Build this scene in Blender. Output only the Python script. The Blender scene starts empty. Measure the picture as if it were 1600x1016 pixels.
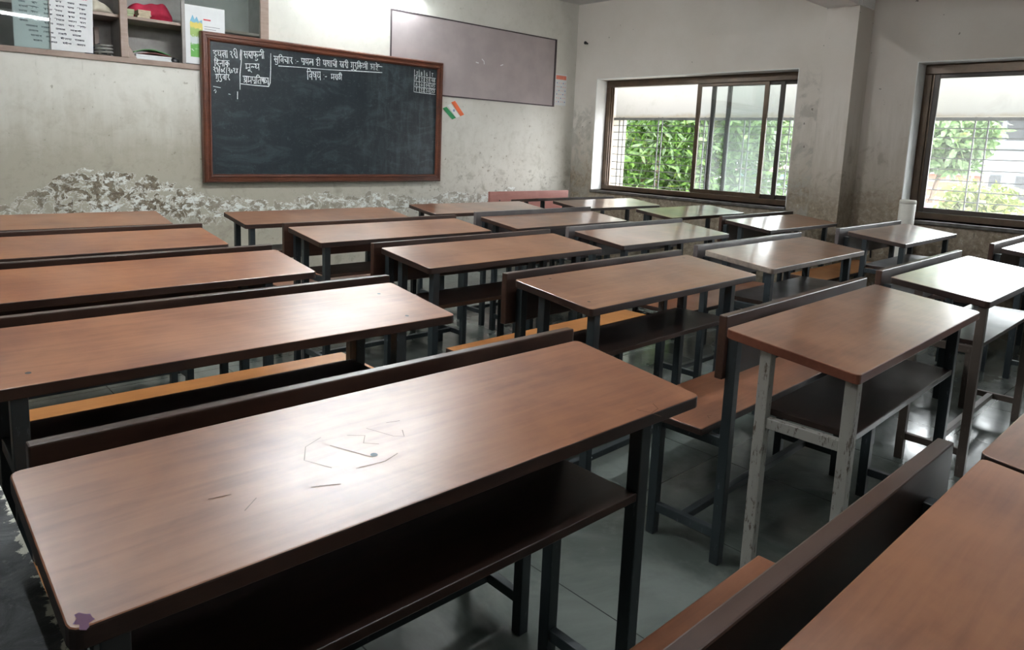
import bpy, bmesh, math, random
from mathutils import Vector, Matrix

random.seed(7)
S = bpy.context.scene
C = S.collection
PI = math.pi

# ---------------------------------------------------------------- camera
YAW, PITCH, ROLL = 0.74837705, 0.15043828, 0.03975330
fwd = Vector((math.sin(YAW)*math.cos(PITCH), math.cos(YAW)*math.cos(PITCH), -math.sin(PITCH)))
rgt = Vector((math.cos(YAW), -math.sin(YAW), 0))
upv = rgt.cross(fwd)
r2 = math.cos(ROLL)*rgt + math.sin(ROLL)*upv
u2 = -math.sin(ROLL)*rgt + math.cos(ROLL)*upv
cd = bpy.data.cameras.new('camera')
cam = bpy.data.objects.new('camera', cd)
C.objects.link(cam)
cd.sensor_width = 36.0
cd.lens = 1106.98/1600*36
cd.shift_x = (800-787.03)/1600
cd.shift_y = -(508-394.54)/1600
cd.clip_start = 0.02
M = Matrix(((r2.x, u2.x, -fwd.x, 0), (r2.y, u2.y, -fwd.y, 0), (r2.z, u2.z, -fwd.z, 1.2237), (0, 0, 0, 1)))
cam.matrix_world = M
S.camera = cam

# ---------------------------------------------------------------- sky and exposure
W = bpy.data.worlds.new('sky')
S.world = W
W.use_nodes = True
wn = W.node_tree
bg = wn.nodes['Background']
bg.inputs['Color'].default_value = (0.95, 0.97, 1.0, 1)
bg.inputs['Strength'].default_value = 14.0
S.view_settings.view_transform = 'Standard'
S.view_settings.look = 'None'
S.view_settings.gamma = 1
S.view_settings.use_curve_mapping = False
S.view_settings.exposure = 0.6

TUBE = 130.0     # brightness of the fluorescent tubes

def portal(name, loc, rot, sx, sy):
    l = bpy.data.lights.new(name, 'AREA')
    l.shape = 'RECTANGLE'; l.size = sx; l.size_y = sy
    l.cycles.is_portal = True
    o = bpy.data.objects.new(name, l)
    o.location = loc; o.rotation_euler = rot
    C.objects.link(o)

# ---------------------------------------------------------------- node helpers
class NT:
    def __init__(s, name):
        s.m = bpy.data.materials.new(name); s.m.use_nodes = True
        s.t = s.m.node_tree; s.n = s.t.nodes; s.L = s.t.links
        s.b = s.n['Principled BSDF']; s.out = s.n['Material Output']
    def put(s, sock, v):
        if isinstance(v, bpy.types.NodeSocket): s.L.new(v, sock)
        elif isinstance(v, (tuple, list)) and len(v) == 3 and sock.type == 'RGBA': sock.default_value = (*v, 1)
        else: sock.default_value = v
    def pos(s):
        return s.n.new('ShaderNodeNewGeometry').outputs['Position']
    def obj(s):
        return s.n.new('ShaderNodeTexCoord').outputs['Object']
    def shifted(s):
        # object coordinates moved by a random amount for each object, so that no two boards share a grain
        tc = s.obj(); oi = s.n.new('ShaderNodeObjectInfo').outputs['Random']
        v = s.n.new('ShaderNodeVectorMath'); v.operation = 'SCALE'; v.inputs[0].default_value = (37, 53, 11)
        s.L.new(oi, v.inputs['Scale'])
        a = s.n.new('ShaderNodeVectorMath'); a.operation = 'ADD'
        s.L.new(tc, a.inputs[0]); s.L.new(v.outputs[0], a.inputs[1])
        return a.outputs[0]
    def rnd(s):
        return s.n.new('ShaderNodeObjectInfo').outputs['Random']
    def sc(s, v, x, y, z):
        m = s.n.new('ShaderNodeMapping'); m.inputs['Scale'].default_value = (x, y, z)
        s.L.new(v, m.inputs['Vector']); return m.outputs[0]
    def noise(s, v, scale, detail=4, rough=.55, dist=0):
        n = s.n.new('ShaderNodeTexNoise'); s.L.new(v, n.inputs['Vector'])
        n.inputs['Scale'].default_value = scale; n.inputs['Detail'].default_value = detail
        n.inputs['Roughness'].default_value = rough; n.inputs['Distortion'].default_value = dist
        return n.outputs['Fac']
    def math(s, op, a, b=0.0, c=None):
        m = s.n.new('ShaderNodeMath'); m.operation = op
        s.put(m.inputs[0], a); s.put(m.inputs[1], b)
        if c is not None: s.put(m.inputs[2], c)
        return m.outputs[0]
    def ramp(s, v, a, b, lo=0.0, hi=1.0):
        m = s.n.new('ShaderNodeMapRange'); m.interpolation_type = 'SMOOTHSTEP'
        s.put(m.inputs['Value'], v); s.put(m.inputs['From Min'], a); s.put(m.inputs['From Max'], b)
        m.inputs['To Min'].default_value = lo; m.inputs['To Max'].default_value = hi
        return m.outputs[0]
    def mix(s, f, a, b):
        m = s.n.new('ShaderNodeMix'); m.data_type = 'RGBA'
        s.put(m.inputs[0], f); s.put(m.inputs[6], a); s.put(m.inputs[7], b)
        return m.outputs[2]
    def xyz(s, v):
        x = s.n.new('ShaderNodeSeparateXYZ'); s.L.new(v, x.inputs[0]); return x.outputs
    def bump(s, h, strength=.2, dist=.01):
        b = s.n.new('ShaderNodeBump'); b.inputs['Strength'].default_value = strength; b.inputs['Distance'].default_value = dist
        s.L.new(h, b.inputs['Height']); s.L.new(b.outputs[0], s.b.inputs['Normal'])
    def set(s, **k):
        for a, v in k.items(): s.put(s.b.inputs[a.replace('_', ' ')], v)
        return s.m

def plain(name, col, rough=.6, metal=0.0, var=.12, scale=20):
    t = NT(name)
    n = t.noise(t.shifted(), scale, 4)
    c = t.mix(t.ramp(n, .3, .7), tuple(x*(1-var) for x in col), tuple(min(1, x*(1+var)) for x in col))
    return t.set(Base_Color=c, Roughness=rough, Metallic=metal)

def glow(name, col, strength):
    t = NT(name)
    return t.set(Base_Color=(.9, .9, .9), Emission_Color=col, Emission_Strength=strength)

# wood laminate for tops, backs, seats
def wood(name, dark, light, rough=(.22, .42), wear=.5, coat=0.0, coat_rough=.12):
    t = NT(name); v = t.shifted()
    g = t.noise(t.sc(v, 2.2, 26, 26), 2.0, 6, .6, .6)
    bl = t.noise(v, 3.2, 5, .6, .4)
    f = t.math('ADD', t.math('MULTIPLY', g, .36), t.math('MULTIPLY', bl, .74))
    c = t.mix(t.ramp(f, .36, .74), dark, light)
    st = t.noise(t.sc(v, 5, 9, 9), 2.5, 6, .7, 1.2)
    c = t.mix(t.math('MULTIPLY', t.ramp(st, .64, .78), wear), c, tuple(x*.45 for x in dark))
    hue = t.math('MULTIPLY', t.rnd(), .22)
    c = t.mix(hue, c, tuple(x*.8 for x in dark))
    r = t.ramp(t.noise(v, 3, 3, .5), .3, .75, rough[0], rough[1])
    return t.set(Base_Color=c, Roughness=r, Coat_Weight=coat, Coat_Roughness=coat_rough)

M_top_red = wood('laminate_reddish', (.14, .045, .018), (.285, .118, .052), (.31, .42), .08, .28, .26)
M_top_mid = wood('laminate_brown', (.135, .052, .024), (.285, .138, .072), (.285, .36), .06, .45, .16)
M_top_gloss = wood('laminate_glossy', (.135, .050, .023), (.285, .132, .068), (.285, .34), .06, .95, .15)
M_top_orange = wood('laminate_orange', (.20, .060, .020), (.36, .135, .05), (.285, .34), .05, .8, .13)
M_seat_orange = wood('seat_ochre', (.26, .10, .026), (.40, .175, .055), (.3, .45), .08)
M_seat = wood('seat_brown', (.13, .048, .024), (.25, .105, .056), (.285, .42), .08)
M_back = wood('backrest_dark', (.022, .010, .007), (.062, .029, .019), (.285, .45), .4)
M_shelf = wood('shelf_dark', (.010, .006, .005), (.036, .019, .014), (.285, .40), .2)
M_edge = wood('board_edge_dark', (.014, .007, .0055), (.045, .022, .015), (.35, .55), .3)
M_edge_red = wood('board_edge_red', (.12, .035, .018), (.21, .07, .04), (.3, .5), .3)
M_edge_grey = wood('board_edge_worn', (.10, .075, .06), (.30, .25, .21), (.35, .55), .5)
M_red_back = wood('backrest_red', (.34, .125, .10), (.46, .20, .16), (.35, .5), .15)
M_desk_grey = wood('backrest_worn_grey', (.06, .05, .05), (.16, .14, .14), (.285, .4), .4)

def steel(name, col, worn, amount, rough=.4):
    t = NT(name); v = t.shifted()
    n = t.noise(t.sc(v, 40, 40, 12), 1.6, 8, .75)
    c = t.mix(t.ramp(n, amount, amount+.08), col, worn)
    t.bump(n, .1, .002)
    return t.set(Base_Color=c, Roughness=rough, Metallic=.15)
M_steel = steel('steel_painted_dark', (.026, .035, .040), (.095, .115, .125), .6)
M_steel_pale = steel('steel_worn_pale', (.40, .39, .36), (.10, .075, .055), .54, .5)
M_steel_brown = steel('steel_worn_brown', (.075, .058, .048), (.17, .14, .12), .6, .45)

def floor_mat():
    t = NT('polished_stone'); v = t.pos()
    n = t.noise(v, 2.2, 8, .65, .6); n2 = t.noise(v, 14, 6, .7)
    c = t.mix(t.ramp(n, .35, .65), (.080, .096, .087), (.155, .175, .162))
    c = t.mix(t.math('MULTIPLY', t.ramp(n2, .55, .75), .5), c, (.17, .185, .172))
    x = t.xyz(v)
    jx = t.math('LESS_THAN', t.math('ABSOLUTE', t.math('SUBTRACT', t.math('FRACT', t.math('DIVIDE', x[0], .56)), .5)), .0035)
    jy = t.math('LESS_THAN', t.math('ABSOLUTE', t.math('SUBTRACT', t.math('FRACT', t.math('DIVIDE', x[1], .56)), .5)), .0035)
    c = t.mix(t.math('MAXIMUM', jx, jy), c, (.04, .046, .043))
    return t.set(Base_Color=c, Roughness=t.ramp(n2, .3, .75, .12, .26))
M_floor = floor_mat()

def t_top(t, left, off=0.0):
    return t.math('ADD', t.math('MULTIPLY', left, .16), .80+off)

def wall_front_mat():
    t = NT('plaster_front'); v = t.pos(); p = t.xyz(v); z = p[2]; x = p[0]
    big = t.noise(v, 1.6, 6, .6); med = t.noise(v, 7, 7, .65, .5); fine = t.noise(v, 32, 6, .7)
    streak = t.noise(t.sc(v, 9, 9, 1.1), 1.6, 7, .65)
    c = t.mix(t.ramp(big, .3, .7), (.64, .625, .57), (.70, .69, .635))
    c = t.mix(t.math('MULTIPLY', t.ramp(med, .5, .75), .35), c, (.52, .52, .45))
    # hand grime below shoulder height, heavier to the left
    zz = t.math('ADD', z, t.math('MULTIPLY', t.math('SUBTRACT', t.math('ADD', t.math('MULTIPLY', streak, .4), t.math('MULTIPLY', med, .6)), .5), 1.0))
    side = t.ramp(x, 2.4, 5.2, .85, .30)
    g = t.math('MULTIPLY', t.ramp(zz, 1.62, .95), side)
    c = t.mix(g, c, (.37, .34, .265))
    c = t.mix(t.math('MULTIPLY', t.math('MULTIPLY', t.ramp(med, .52, .68), t.ramp(zz, 1.35, .9)), .45), c, (.22, .20, .15))
    # dark vertical scratches
    vs = t.noise(t.sc(v, 22, 22, 1.3), 2.2, 6, .65)
    c = t.mix(t.math('MULTIPLY', t.ramp(vs, .66, .72), t.ramp(z, 1.9, 1.5, .05, .4)), c, (.27, .25, .19))
    # band of blown plaster: brown bare patches with white salt rims, worst at the left
    left = t.math('MULTIPLY', t.ramp(x, .75, 1.15), t.ramp(x, 2.3, 1.7))
    zb = t.math('ADD', z, t.math('MULTIPLY', t.math('SUBTRACT', big, .5), .45))
    band = t.math('MULTIPLY', t.ramp(zb, t_top(t, left), t_top(t, left, -.10)), t.ramp(z, .35, .6))
    isl = t.noise(v, 11, 8, .66, .7)
    isl2 = t.noise(t.sc(v, 15, 15, 26), 1.0, 8, .72, .5)
    inv = t.math('SUBTRACT', 1.0, band)
    thr = t.math('SUBTRACT', isl, t.math('MULTIPLY', inv, .45))
    c = t.mix(t.math('MULTIPLY', t.ramp(thr, .47, .52), t.ramp(left, 0, 1, .45, .95)), c, t.mix(t.ramp(fine, .4, .6), (.085, .060, .034), (.20, .165, .115)))
    w2 = t.math('SUBTRACT', isl2, t.math('MULTIPLY', inv, .45))
    c = t.mix(t.math('MULTIPLY', t.ramp(w2, .53, .565), t.ramp(x, 1.0, 1.3, .25, .95)), c, (.76, .79, .76))
    rim = t.math('MULTIPLY', t.ramp(t.math('ABSOLUTE', t.math('SUBTRACT', thr, .475)), .014, .006), band)
    c = t.mix(t.math('MULTIPLY', rim, .8), c, (.78, .80, .77))
    dt = t.noise(v, 26, 3, .5)
    c = t.mix(t.math('MULTIPLY', t.math('MULTIPLY', t.ramp(dt, .70, .74), t.ramp(z, 1.9, 1.2, .25, .8)), 1.0), c, (.23, .205, .15))
    mot = t.noise(v, 13, 8, .75)
    c = t.mix(t.math('MULTIPLY', t.ramp(mot, .48, .66), t.ramp(z, 1.7, .9, .08, .30)), c, (.30, .27, .205))
    # small dark pits toward the right
    pit = t.noise(v, 20, 6, .7)
    c = t.mix(t.math('MULTIPLY', t.math('MULTIPLY', t.ramp(pit, .60, .66), t.ramp(z, 1.25, .75)), t.ramp(x, 3.6, 4.6, .2, .75)), c, (.20, .185, .15))
    t.bump(t.math('ADD', med, t.math('MULTIPLY', thr, 1.0)), .10, .008)
    return t.set(Base_Color=c, Roughness=.75)
M_wall_front = wall_front_mat()

def wall_right_mat():
    t = NT('plaster_right'); v = t.pos(); p = t.xyz(v); z = p[2]; y = p[1]
    big = t.noise(v, 1.4, 6, .6); med = t.noise(v, 6, 7, .65, .6); fine = t.noise(v, 26, 7, .7, .5)
    streak = t.noise(t.sc(v, 8, 8, 1.0), 1.8, 7, .65)
    c = t.mix(t.ramp(big, .3, .7), (.66, .615, .56), (.72, .68, .63))
    zz = t.math('ADD', z, t.math('MULTIPLY', t.math('SUBTRACT', streak, .5), 1.1))
    c = t.mix(t.math('MULTIPLY', t.ramp(zz, 1.75, 1.0), .62), c, (.40, .355, .285))
    c = t.mix(t.math('MULTIPLY', t.math('MULTIPLY', t.ramp(med, .52, .66), t.ramp(zz, 1.6, 1.1)), .5), c, (.25, .215, .165))
    zb = t.math('ADD', z, t.math('MULTIPLY', t.math('SUBTRACT', med, .5), .7))
    low = t.math('MULTIPLY', t.ramp(zb, 1.12, .82), t.ramp(big, .36, .56, .75, 1.0))
    c = t.mix(t.math('MULTIPLY', low, .85), c, t.mix(t.ramp(fine, .40, .60), (.14, .095, .052), (.28, .22, .15)))
    c = t.mix(t.math('MULTIPLY', t.math('MULTIPLY', t.ramp(fine, .60, .66), low), .8), c, (.55, .52, .46))
    cem = t.math('MAXIMUM', t.math('MULTIPLY', t.math('MULTIPLY', t.ramp(y, 3.06, 2.96), t.ramp(y, 2.66, 2.74)), t.ramp(z, 2.1, 1.75)), t.math('MULTIPLY', t.ramp(y, 5.38, 5.46), t.ramp(z, 1.85, 1.55)))
    c = t.mix(t.math('MULTIPLY', t.math('MULTIPLY', t.ramp(med, .42, .56), cem), .55), c, (.34, .325, .29))
    dots = t.noise(v, 22, 2, .4)
    c = t.mix(t.math('MULTIPLY', t.ramp(dots, .76, .79), .7), c, (.14, .12, .10))
    t.bump(t.math('ADD', med, fine), .22, .008)
    return t.set(Base_Color=c, Roughness=.75)
M_wall_right = wall_right_mat()

M_white_paint = plain('white_paint', (.80, .81, .80), .6, 0, .05, 6)
M_ceiling = plain('ceiling_paint', (.66, .67, .66), .8, 0, .05, 3)
def outer_white():
    t = NT('outer_plaster'); v = t.pos(); p = t.xyz(v)
    n = t.noise(v, 5, 7, .7, .6)
    c = t.mix(t.math('MULTIPLY', t.ramp(n, .52, .72), .30), (.43, .43, .415), (.29, .28, .255))
    c = t.mix(t.math('MULTIPLY', t.ramp(t.math('ADD', p[2], t.math('MULTIPLY', n, .12)), 1.735, 1.68), .6), c, (.30, .24, .15))
    return t.set(Base_Color=c, Roughness=.8)
M_outer = outer_white()
def ledge_mat():
    t = NT('flaking_dark_plaster'); v = t.pos(); x = t.xyz(v)[0]
    n = t.noise(v, 14, 8, .7, .8); n2 = t.noise(v, 60, 6, .7)
    c = t.mix(t.ramp(n, .35, .65), (.018, .022, .026), (.075, .085, .09))
    c = t.mix(t.math('MULTIPLY', t.ramp(n2, .55, .7), .5), c, (.16, .17, .17))
    e = t.math('ADD', t.math('MULTIPLY', t.math('SUBTRACT', x, .139), 13.0), t.noise(v, 30, 8, .7, .6))
    c = t.mix(t.ramp(e, .545, .60), c, (.62, .63, .55))
    t.bump(n, .5, .01)
    return t.set(Base_Color=c, Roughness=.75)
M_ledge = ledge_mat()
M_frame_wood = wood('varnished_frame', (.055, .017, .009), (.135, .043, .023), (.29, .45), .5)
M_cab_wood = wood('cupboard_old_paint', (.23, .16, .125), (.37, .285, .24), (.45, .6), .6)
M_cab_in = plain('cupboard_inside', (.33, .31, .295), .7, 0, .15, 8)
M_alu = plain('brown_aluminium', (.085, .055, .034), .32, .35, .2, 10)
M_alu_dark = plain('dark_aluminium', (.035, .026, .020), .38, .3, .2, 10)
M_grille = plain('grille_iron', (.075, .08, .08), .55, .2, .2, 10)
M_stone = plain('sill_stone', (.10, .095, .085), .34, 0, .35, 18)
M_pin = plain('pinboard_felt', (.42, .365, .365), .9, 0, .06, 5)
M_pin_edge = plain('pinboard_edge', (.06, .045, .05), .6)
M_tube = glow('tube_light', (.95, .98, 1.0), TUBE)
M_tube2 = glow('tube_light_ceiling', (.95, .98, 1.0), TUBE*2.2)
M_tube3 = glow('tube_light_wall', (.90, .98, 1.0), TUBE*.9)
M_lampbody = plain('lamp_body_white', (.7, .7, .68), .5)
M_paper = plain('paper_white', (.72, .74, .75), .8, 0, .04, 8)
M_ink = plain('ink_dark', (.045, .05, .075), .8)
M_ink_red = plain('ink_red', (.55, .04, .06), .8)
M_ink_blue = plain('ink_blue', (.10, .16, .42), .8)
M_orange = plain('flag_saffron', (.82, .17, .06), .7, 0, .05)
M_green = plain('flag_green', (.02, .24, .085), .7, 0, .05)
M_flagwhite = plain('flag_white', (.84, .86, .84), .7, 0, .03)
M_calhead = plain('calendar_header', (.80, .26, .18), .8)
M_black = plain('matt_black', (.02, .02, .022), .5)
M_navy = plain('navy_cloth', (.02, .035, .085), .8)
M_redcloth = plain('crimson_cloth', (.42, .018, .055), .8, 0, .25, 9)
M_cream = plain('cream_cloth', (.58, .54, .44), .85, 0, .12, 9)
M_buff = plain('buff_paper', (.50, .43, .31), .85, 0, .15, 30)
M_greencover = plain('green_cover', (.06, .30, .055), .5, 0, .15, 10)
M_maroon = plain('maroon_cover', (.17, .055, .045), .6, 0, .15, 10)
M_greycoil = plain('grey_cable', (.24, .24, .22), .6, 0, .2, 20)
M_chalk = plain('chalk', (.70, .74, .74), .95, 0, .15, 60)
M_violet = plain('violet_ink', (.10, .045, .085), .45)
M_scratch = plain('scratch_dark', (.10, .05, .03), .38)
for m_ in (M_scratch, M_violet): m_.node_tree.nodes['Principled BSDF'].inputs['Specular IOR Level'].default_value = .08
M_roll = plain('paper_roll_white', (.82, .80, .74), .75, 0, .03)

def board_mat():
    t = NT('blackboard_slate'); v = t.pos()
    a = t.noise(t.sc(v, 1.4, 1, 3.2), 2.2, 8, .7, 1.5); b = t.noise(t.sc(v, 6, 1, 1.0), 3, 6, .7, .5)
    w = t.noise(t.sc(v, 10, 1, 14), 1.5, 8, .75, 2.5)
    f = t.math('ADD', t.math('MULTIPLY', t.ramp(a, .46, .68), .45), t.math('MULTIPLY', t.math('MULTIPLY', t.ramp(b, .42, .66), t.ramp(t.xyz(v)[0], 3.3, 3.7, .2, 1.0)), .45))
    c = t.mix(f, (.0075, .013, .0175), (.048, .066, .074))
    c = t.mix(t.math('MULTIPLY', t.ramp(w, .56, .66), .16), c, (.20, .24, .25))
    return t.set(Base_Color=c, Roughness=.42)
M_board = board_mat()

def glass_mat(name, haze, tint):
    t = NT(name)
    n = t.n
    tr = n.new('ShaderNodeBsdfTransparent'); tr.inputs[0].default_value = (*tint, 1)
    gl = n.new('ShaderNodeBsdfGlossy'); gl.inputs['Roughness'].default_value = .02
    df = n.new('ShaderNodeBsdfTranslucent'); df.inputs[0].default_value = (.95, .97, .97, 1)
    fr = n.new('ShaderNodeFresnel'); fr.inputs[0].default_value = 1.45
    m1 = n.new('ShaderNodeMixShader'); m1.inputs[0].default_value = haze
    m2 = n.new('ShaderNodeMixShader')
    t.L.new(tr.outputs[0], m1.inputs[1]); t.L.new(df.outputs[0], m1.inputs[2])
    t.L.new(fr.outputs[0], m2.inputs[0]); t.L.new(m1.outputs[0], m2.inputs[1]); t.L.new(gl.outputs[0], m2.inputs[2])
    t.L.new(m2.outputs[0], t.out.inputs[0])
    return t.m
M_glass = glass_mat('window_glass', .035, (.95, .97, .965))
M_glass_cab = glass_mat('cupboard_glass', .10, (.86, .91, .90))

# ---------------------------------------------------------------- mesh helpers
class MB:
    def __init__(s): s.bm = bmesh.new()
    def box(s, x0, x1, y0, y1, z0, z1, bev=0.0, mi=0):
        vs = [s.bm.verts.new(p) for p in ((x0, y0, z0), (x1, y0, z0), (x1, y1, z0), (x0, y1, z0), (x0, y0, z1), (x1, y0, z1), (x1, y1, z1), (x0, y1, z1))]
        return s.hexa(vs, bev, mi)
    def pts(s, P, bev=0.0, mi=0):
        return s.hexa([s.bm.verts.new(p) for p in P], bev, mi)
    def hexa(s, v, bev, mi):
        fs = [s.bm.faces.new([v[i] for i in q]) for q in ((3, 2, 1, 0), (4, 5, 6, 7), (0, 1, 5, 4), (1, 2, 6, 5), (2, 3, 7, 6), (3, 0, 4, 7))]
        for f in fs: f.material_index = mi
        if bev > 0:
            es = list({e for f in fs for e in f.edges})
            bmesh.ops.bevel(s.bm, geom=es, offset=bev, segments=2, affect='EDGES', profile=.5)
        return s
    def bar(s, a, b, w, h=None, bev=0.0, up=(0, 0, 1), mi=0):
        a = Vector(a); b = Vector(b); h = h or w
        d = (b-a).normalized(); u = Vector(up)
        if abs(d.dot(u)) > .95: u = Vector((0, 1, 0))
        sd = d.cross(u).normalized(); u = sd.cross(d)
        P = []
        for e in (a, b):
            pass
        q = [(-1, -1), (1, -1), (1, 1), (-1, 1)]
        P = [a + sd*(i*w/2) + u*(j*h/2) for i, j in q] + [b + sd*(i*w/2) + u*(j*h/2) for i, j in q]
        return s.pts([tuple(p) for p in P], bev, mi)
    def tube(s, path, r, seg=8, cap=True, mi=0):
        path = [Vector(p) for p in path]; rings = []
        n = len(path)
        for i, p in enumerate(path):
            d = (path[min(i+1, n-1)] - path[max(i-1, 0)]).normalized()
            u = Vector((0, 0, 1)) if abs(d.z) < .9 else Vector((1, 0, 0))
            sd = d.cross(u).normalized(); u = sd.cross(d)
            rr = r[i] if isinstance(r, (list, tuple)) else r
            rings.append([s.bm.verts.new(p + (sd*math.cos(2*PI*k/seg) + u*math.sin(2*PI*k/seg))*rr) for k in range(seg)])
        for A, B in zip(rings, rings[1:]):
            for k in range(seg):
                f = s.bm.faces.new((A[k], A[(k+1) % seg], B[(k+1) % seg], B[k])); f.smooth = True; f.material_index = mi
        if cap:
            s.bm.faces.new(rings[0][::-1]); s.bm.faces.new(rings[-1])
        return s
    def build(s, name, mat, parent=None, **props):
        bmesh.ops.recalc_face_normals(s.bm, faces=s.bm.faces)
        me = bpy.data.meshes.new(name); s.bm.to_mesh(me); s.bm.free()
        for m in (mat if isinstance(mat, (list, tuple)) else [mat]): me.materials.append(m)
        o = bpy.data.objects.new(name, me); C.objects.link(o)
        if parent: o.parent = parent
        for k, v in props.items(): o[k] = v
        return o

def raw(name, verts, faces, mat, parent=None, smooth=False):
    me = bpy.data.meshes.new(name); me.from_pydata(verts, [], faces); me.update()
    for m in (mat if isinstance(mat, (list, tuple)) else [mat]): me.materials.append(m)
    if smooth:
        for p in me.polygons: p.use_smooth = True
    o = bpy.data.objects.new(name, me); C.objects.link(o)
    if parent: o.parent = parent
    return o

def tag(o, label, cat, group=None):
    o['label'] = label; o['category'] = cat
    if group: o['group'] = group
    return o

def thing(name, label, cat, loc=(0, 0, 0), rz=0.0, group=None):
    o = bpy.data.objects.new(name, None); C.objects.link(o)
    o.empty_display_size = .1
    o.location = loc; o.rotation_euler = (0, 0, rz)
    return tag(o, label, cat, group)

def struct(o):
    o['kind'] = 'structure'; return o

# ---------------------------------------------------------------- room shell
FY, RX, LX, CZ, BY = 5.72, 6.345, .112, 2.85, -1.9
CX0, CX1, CZ0, CZ1 = .25, 2.60, 1.70, 2.72         # cupboard hole in the front wall
W1 = (3.035, 5.39, .756, 2.008)                    # first window hole: y0 y1 z0 z1
W2 = (-1.0, 2.068, .756, 2.008)
RT = .27                                           # right wall thickness

struct(MB().box(-2.2, RX+RT, BY-.3, FY+.5, -.12, 0).build('floor', M_floor))
struct(MB().box(-2.2, RX+RT, BY-.3, FY+.5, CZ, CZ+.12).build('ceiling', M_ceiling))
m = MB()
m.box(-.5, RX, FY, FY+.45, 0, CZ0); m.box(-.5, CX0, FY, FY+.45, CZ0, CZ); m.box(CX1, RX, FY, FY+.45, CZ0, CZ)
m.box(CX0, CX1, FY, FY+.45, CZ1, CZ)
struct(m.build('wall_front', M_wall_front))
m = MB()
m.box(RX, RX+RT, BY, FY+.45, 0, W1[2]); m.box(RX, RX+RT, BY, FY+.45, W1[3], CZ)
for a, b in ((BY, W2[0]), (W2[1], W1[0]), (W1[1], FY+.45)): m.box(RX, RX+RT, a, b, W1[2], W1[3])
struct(m.build('wall_right', M_wall_right))
struct(MB().box(-2.2, RX+RT, BY-.3, BY, 0, CZ).build('wall_back', plain('plaster_back', (.42, .40, .36), .8)))
# left wall: the photographer leans over a low flaking ledge in an opening closed by an added panel
struct(MB().box(LX-.5, .148, -1.25, 1.55, 0, .632).build('trim_1', M_ledge))
m = MB()
m.box(LX-.5, LX, BY, -1.25, 0, CZ); m.box(LX-.5, LX, 1.55, FY, 0, CZ); m.box(LX-.5, LX, -1.25, 1.55, 2.15, CZ)
m.box(LX-.62, LX-.5, -1.25, 1.55, 0, CZ)  # unseen panel added behind the opening to keep daylight off the left side
struct(m.build('wall_left', plain('plaster_left', (.36, .35, .31), .8)))

# column and beam
m = MB()
m.box(6.045, RX-.001, 2.445, 2.70, 0, CZ-.001)
struct(m.build('wall_column', M_wall_right))
m = MB()
m.box(LX, 6.044, 2.445, 2.70, 2.44, CZ-.001)
m.box(6.0445, 6.3, 2.43, 2.715, 2.44, CZ-.002)
struct(m.build('ceiling_beam', M_white_paint))

# ---------------------------------------------------------------- windows
def reveal(nm, w):
    y0, y1, z0, z1 = w
    m = MB(); t = .006
    m.box(RX-.002, RX+RT, y1-t, y1, z0, z1); m.box(RX-.002, RX+RT, y0, y0+t, z0, z1)
    m.box(RX-.002, RX+RT, y0+t, y1-t, z1-t, z1)
    return m
FX = RX+.175
def make_window(i, w, sashes):
    y0, y1, z0, z1 = w
    root = bpy.data.objects.new('window_%d' % i, None); C.objects.link(root); struct(root)
    reveal('', w).build('window_reveal', M_white_paint, root)
    MB().box(RX-.025, RX+RT+.01, y0, y1, z0-.03, z0, .004).build('window_sill', M_stone, root)
    m = MB(); a, b = y0+.007, y1-.007; t = .055; zt = z1-.007
    m.box(FX, FX+.085, a, b, zt-.075, zt, .004); m.box(FX, FX+.085, a, b, z0+.001, z0+.052, .004)
    m.box(FX, FX+.085, b-t, b, z0+.052, zt-.075, .004); m.box(FX, FX+.085, a, a+t, z0+.052, zt-.075, .004)
    m.box(FX+.022, FX+.028, b-t-.012, b-t, z0+.052, zt-.075); m.box(FX+.055, FX+.061, b-t-.012, b-t, z0+.052, zt-.075)
    m.build('window_frame', M_alu, root)
    zb, zt = z0+.053, z1-.083
    for (sa, sb, tr) in sashes:
        x = FX+.006+.026*tr
        m = MB(); k = .045
        m.box(x, x+.022, sa, sa+k, zb, zt, .003); m.box(x, x+.022, sb-k, sb, zb, zt, .003)
        m.box(x, x+.022, sa+k, sb-k, zb, zb+.04, .003); m.box(x, x+.022, sa+k, sb-k, zt-.03, zt, .003)
        s = m.build('window_sash', M_alu if tr == 0 else M_alu_dark, root)
        MB().box(x+.009, x+.013, sa+k, sb-k, zb+.04, zt-.03).build('glass_pane', M_glass, s)
    return root
make_window(1, W1, [(3.40, 4.184, 0), (3.255, 4.028, 1), (3.095, 3.866, 2)])
make_window(2, W2, [(.70, 2.003, 1), (-.94, .76, 0)])

# outer face of the building: parapet, hanging beam, end walls, and the iron grille
OX = 7.145
struct(MB().box(OX, OX+.2, -1.6, 5.95, .2, .735).box(RX+RT, OX, -1.6, 5.95, .55, .70).build('outer_parapet', M_outer))
struct(MB().box(OX, OX+.22, -1.6, 5.95, 1.625, 2.75).build('outer_beam', M_outer))
struct(MB().box(RX+RT, OX+.22, 5.725, 5.95, .735, 2.75).box(RX+RT, OX+.22, 2.42, 2.68, .735, 2.75).build('outer_pier', M_outer))
def grille(label, y0, y1, pairs):
    g = thing('window_grille', label, 'window grille', (OX-.03, y0, .735))
    L = y1-y0
    for z in (.80, .89, .98, 1.07, 1.165, 1.26, 1.345, 1.44, 1.52):
        MB().bar((0, 0, z-.735), (0, L, z-.735), .012, .009).build('horizontal_bar', M_grille, g)
    MB().bar((0, 0, 1.60-.735), (0, L, 1.60-.735), .022, .03).build('top_rail', M_grille, g)
    for y in pairs:
        MB().bar((.010, y-y0, 0), (.010, y-y0, .885), .011).build('vertical_bar', M_grille, g)
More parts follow.
